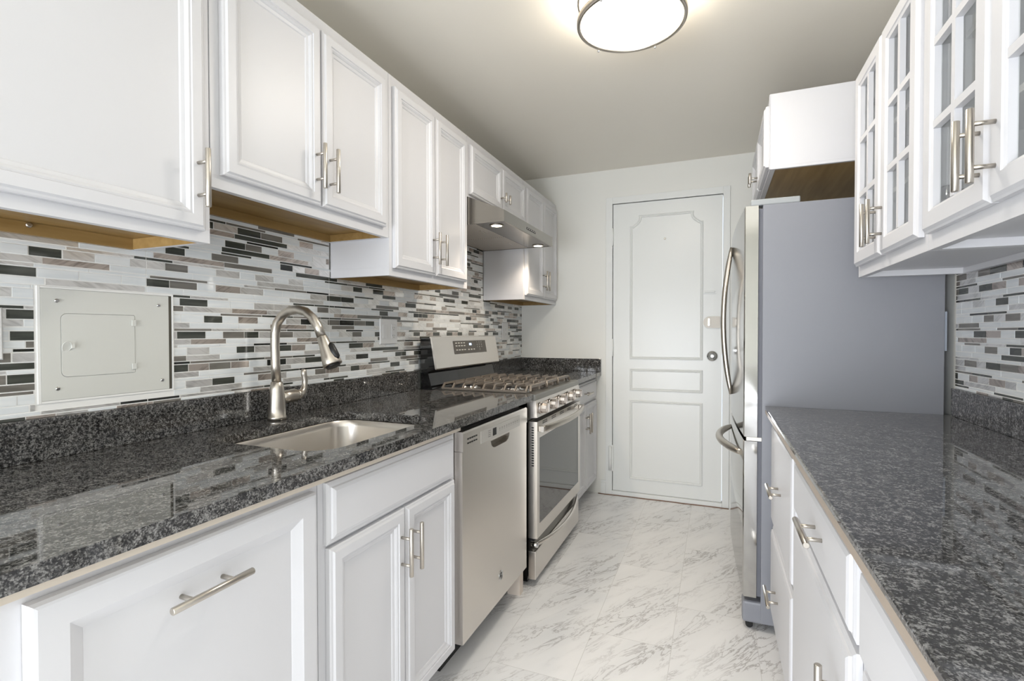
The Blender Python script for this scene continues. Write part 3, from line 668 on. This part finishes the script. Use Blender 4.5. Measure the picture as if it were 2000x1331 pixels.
for y in (2.318, 2.950):
    b = B(); b.lathe([(0.036, HB+0.0015), (0.036, HB-0.002), (0.028, HB-0.0025), (0.0275, HB+0.0015)], (0.418, y, 0), 'z', 28); lo = b.build('lamp', NICKEL, r)
    B().lathe([(0.027, HB+0.0010), (0.026, HB-0.0015), (0.001, HB-0.0018)], (0.418, y, 0), 'z', 28).build('lens', HOODGLASS, lo)
    l = bpy.data.lights.new('hood_light', 'SPOT'); l.energy = HOOD_LAMP*4; l.color = (1.0, 0.84, 0.66); l.spot_size = math.radians(130); l.spot_blend = 0.7; l.shadow_soft_size = 0.025
    q = bpy.data.objects.new('hood_light', l); C.objects.link(q); q.parent = lo; q.location = Vector((0.418, y, HB-0.02)) - wloc(lo)
b = B(); b.box(0.4922, 0.4930, 2.552, 2.694, 1.767, 1.779); bt = b.build('switch_strip', BLACK, r)
for i in range(5): B().box(0.4931, 0.4945, 2.560+i*0.028, 2.570+i*0.028, 1.770, 1.776, bev=0.0005).build('button', SILVERP, bt)

# ------------------------------------------------------------------ refrigerator
r = thing('refrigerator', 'tall stainless steel bottom-freezer refrigerator with grey sides', 'refrigerator', (1.9, 2.6, 0))
G0, G1 = 2.226, 2.990
B().box(1.615, 2.196, G0, G1, 0.035, 1.713, bev=0.002).build('case', GREYSIDE, r)
B().box(1.600, 1.6148, G0+0.008, G1-0.008, 0.14, 1.700).build('gasket', GASKET, r)
def fdoor(z0, z1):
    n = 16; out = []
    pts = [(1.599, G0+0.001)]
    for i in range(n+1):
        u = i/n; s = 1-(2*u-1)**2; pts.append((1.552-0.030*u-0.006*s, G0+0.001+(G1-G0-0.002)*u))
    pts.append((1.599, G1-0.001))
    return [[Vector((x, y, z)) for x, y in pts] for z in (z0, z1)]
b = B(); b.loft(fdoor(0.785, 1.7125)); ud = b.build('fridge_door', STEELV, r)
for f in ud.data.polygons: f.use_smooth = False
b = B(); b.loft(fdoor(0.135, 0.768)); ld = b.build('freezer_drawer', STEELV, r)
for o_ in (ud, ld):
    for f in o_.data.polygons:
        if abs(f.normal.z) < 0.2 and f.normal.x < -0.9: f.use_smooth = True
# arched handles: ends on the door, bowing out towards the aisle
def arch(p0, p1, out, n=20, r0=0.011, r1=0.0165):
    P_, R_ = [], []
    for i in range(n+1):
        u = i/n; s = 1-(2*u-1)**2; P_.append(p0.lerp(p1, u)+out*s); R_.append(r0+(r1-r0)*min(1, s*2.2))
    return P_, R_
b = B(); P_, R_ = arch(Vector((1.520, 2.900, 1.655)), Vector((1.520, 2.900, 0.880)), Vector((-0.040, 0, 0)), r0=0.010, r1=0.0135); b.tube(P_, R_, 16, ref=(0, 1, 0)); b.build('handle', NICKEL, ud)
b = B(); P_, R_ = arch(Vector((1.545, 2.300, 0.705)), Vector((1.518, 2.915, 0.705)), Vector((-0.070, 0, 0)), r0=0.012, r1=0.0165); b.tube(P_, R_, 16); b.build('handle', NICKEL, ld)
b = B(); b.box(1.572, 1.745, G0+0.004, G0+0.060, 1.7135, 1.738, bev=0.004); b.build('hinge_cover', mat('hinge_grey', (160, 164, 166), 0.45), r)
b = B(); b.box(1.560, 1.6146, G0+0.004, G0+0.05, 0.7695, 0.7835); b.build('hinge', NICKEL, r)
b = B(); b.box(1.548, 1.66, G0+0.004, G0+0.075, 0.028, 0.115, bev=0.010); b.build('foot_cover', GREYSIDE, r)
B().cyl((1.575, G0+0.02, 0.0145), (1.575, G0+0.05, 0.0145), 0.014).build('caster', BLACK, r)
B().box(1.63, 2.19, G0+0.08, G1-0.05, 0.0, 0.0345).build('undercarriage', BLACK, r)
B().box(2.1965, 2.204, G0+0.006, G0+0.016, 1.14, 1.28).build('rear_spacer', mat('spacer_grey', (170, 178, 190), 0.5), r)
# cabinet above it
OD = XR-1.645
r = upper(RM, 2.31, 3.09, 1.874, 2.180, OD, 'white wall cabinet with a brown underside above the refrigerator', (1.9, 2.7, 1.874), back0=0.002, rec=0.012)
front('door', RM, 2.330, 2.697, 1.890, 2.140, OD, r, hp=(2.672, 1.945), short=True); front('door', RM, 2.705, 3.070, 1.890, 2.140, OD, r, hp=(2.730, 1.945), short=True)
B().box(OD+0.0005, OD+0.003, 2.3085, 2.329, 1.876, 2.178, RM).build('edge_strip', WHITE, r)

# ------------------------------------------------------------------ glass-door cabinets on the right
GD = XR-1.910
def glasscab(y0, y1, z0, z1, label, loc, doors):
    r = thing('glass_door_cabinet', label, 'cabinet', loc); b = B(); t = 0.016; rec = 0.035
    b.box(0.0125, GD-0.02, y0, y0+t, z0, z1, RM); b.box(0.0125, GD-0.02, y1-t, y1, z0, z1, RM)
    b.box(0.0125, GD-0.0202, y0+t, y1-t, z1-t, z1, RM); b.box(0.0125, GD-0.0202, y0+t, y1-t, z0+rec-t, z0+rec, RM)
    b.box(0.0125, 0.018, y0+t, y1-t, z0+rec, z1-t, RM)
    f = GD-0.0198
    b.box(f, GD, y0, y0+0.03, z0, z1, RM); b.box(f, GD, y1-0.03, y1, z0, z1, RM); b.box(f, GD, y0+0.0301, y1-0.0301, z0, z0+0.05, RM); b.box(f, GD, y0+0.0301, y1-0.0301, z1-0.04, z1, RM)
    b.box(0.0125, 0.030, y0+t+0.0002, y1-t-0.0002, z0+0.001, z0+rec-t-0.0003, RM)
    b.build('carcass', WHITE, r)
    for zs in (z0+0.255, z0+0.475): B().box(0.0185, GD-0.06, y0+t+0.001, y1-t-0.001, zs, zs+0.014, RM).build('shelf', WHITE, r)
    b = B()
    for zp in [z0+0.10+0.055*i for i in range(10)]:
        for dq in (0.06, GD-0.09):
            for yy in (y0+t+0.0001, y1-t-0.0009): b.box(dq-0.0025, dq+0.0025, yy, yy+0.0008, zp-0.0025, zp+0.0025, RM)
    b.build('shelf_pin_holes', DARKLEG, r)
    for (da, db, hy) in doors:
        b = B(); b.rings(da, db, z0+0.036, z1-0.025, GD+0.0008, GL, RM, True)
        zi0, zi1, yi0, yi1 = z0+0.036+0.052, z1-0.025-0.052, da+0.052, db-0.052
        ym = (yi0+yi1)/2; mw = 0.0085
        b.box(GD+0.0008+0.002, GD+0.0008+0.0155, ym-mw, ym+mw, zi0+0.0002, zi1-0.0002, RM)
        for j in (1, 2):
            zm = zi0+(zi1-zi0)*j/3
            b.box(GD+0.0028, GD+0.0163, yi0+0.0002, ym-mw-0.0001, zm-mw, zm+mw, RM); b.box(GD+0.0028, GD+0.0163, ym+mw+0.0001, yi1-0.0002, zm-mw, zm+mw, RM)
        d = b.build('door', WHITE, r)
        cells = [zi0+(zi1-zi0)*j/3 for j in range(4)]
        b = B(); b.box(GD+0.0012, GD+0.0026, yi0-0.0, yi1+0.0, zi0-0.0, zi1+0.0, RM); b.build('panes', GLASS, d)
        hs = db if abs(db-y1) < 0.05 else da; ys = (y1-t-0.012, y1-t-0.0005) if hs == db else (y0+t+0.0005, y0+t+0.012)
        for zh in (z0+0.125, z1-0.125):
            q = B(); q.box(GD-0.085, GD-0.024, ys[0], ys[1], zh-0.009, zh+0.009, RM, bev=0.003); q.cyl(RM(GD-0.022, (ys[0]+ys[1])/2+(-0.012 if hs == db else 0.012), zh-0.016), RM(GD-0.022, (ys[0]+ys[1])/2+(-0.012 if hs == db else 0.012), zh+0.016), 0.010, 14); q.build('hinge', CHROME, r)
        pull(RM, GD+0.0208, hy, 1.532, True, d, 0.130, 0.035)
    r['group'] = 'glass-door wall cabinets'
    return r
glasscab(1.480, 2.107, 1.400, 2.118, 'white glass-door wall cabinet next to the refrigerator', (2.05, 1.8, 1.40), [(1.795, 2.086, 1.826), (1.500, 1.789, 1.794-0.030+0.0)])
glasscab(0.832, 1.478, 1.400, 2.118, 'white glass-door wall cabinet nearest the camera, cut by the right picture edge', (2.05, 1.15, 1.40), [(1.154, 1.460, 1.178), (0.850, 1.148, 1.121)])
# ------------------------------------------------------------------ right base run
RD = XR-1.665
r = base(RM, 1.598, 2.200, RD, 'white base cabinet of two deep drawers beside the refrigerator', (1.9, 1.9, 0))
front('drawer', RM, 1.610, 2.186, 0.470, 0.858, RD, r, SLAB, (1.895, 0.668), False); front('drawer', RM, 1.610, 2.186, 0.115, 0.455, RD, r, SLAB, (1.955, 0.278), False)
r = base(RM, 0.925, 1.596, RD, 'white base cabinet with a bar-handled drawer above a bar-handled door, middle of the right run', (1.9, 1.25, 0))
front('drawer', RM, 0.945, 1.580, 0.705, 0.858, RD, r, SLAB, (1.205, 0.785), False); front('door', RM, 0.945, 1.580, 0.115, 0.690, RD, r, SLAB, (1.00, 0.560), True)
r = base(RM, 0.275, 0.923, RD, 'white base cabinet without visible handles at the lower right picture corner', (1.9, 0.6, 0))
front('drawer', RM, 0.295, 0.903, 0.705, 0.858, RD, r, SLAB); front('door', RM, 0.295, 0.903, 0.115, 0.690, RD, r, SLAB)

# ------------------------------------------------------------------ ceiling light
LX, LY = 1.160, 1.820
r = thing('ceiling_light', 'round flush ceiling light with a glowing white diffuser and nickel ring', 'lamp', (LX, LY, 2.30))
b = B(); b.mi = 1; b.lathe([(0.172, 2.402), (0.174, 2.330), (0.173, 2.308), (0.150, 2.302)], (LX, LY, 0), 'z', 56, cap=False); b.mi = 0; b.lathe([(0.150, 2.302), (0.09, 2.297), (0.001, 2.295)], (LX, LY, 0), 'z', 56, cap=False)
bmesh.ops.remove_doubles(b.m, verts=b.m.verts, dist=1e-6); b.build('diffuser', [LAMPGLASS, LAMPSIDE], r)
b = B(); b.lathe([(0.178, 2.316), (0.176, 2.302), (0.184, 2.299), (0.190, 2.303), (0.191, 2.320), (0.186, 2.322), (0.178, 2.316)], (LX, LY, 0), 'z', 56, cap=False); b.build('ring', NICKEL, r)
b = B(); b.lathe([(0.178, 2.394), (0.178, 2.382), (0.189, 2.382), (0.189, 2.394), (0.178, 2.394)], (LX, LY, 0), 'z', 56, cap=False); b.build('ring', NICKEL, r)
B().lathe([(0.165, 2.411), (0.165, 2.4025)], (LX, LY, 0), 'z', 40).build('mounting_plate', PLATE, r)
for a in (60, 180, 300, 0):
    x, y = LX+0.184*math.cos(math.radians(a)), LY+0.184*math.sin(math.radians(a))
    B().cyl((x, y, 2.3225), (x, y, 2.3815), 0.004, 10).build('post', NICKEL, r)
for a in (248, 318, 70, 140):
    x, y = LX+0.186*math.cos(math.radians(a)), LY+0.186*math.sin(math.radians(a))
    B().lathe([(0.0045, 2.2985), (0.0045, 2.294), (0.002, 2.292)], (x, y, 0), 'z', 12).build('stud', CHROME, r)
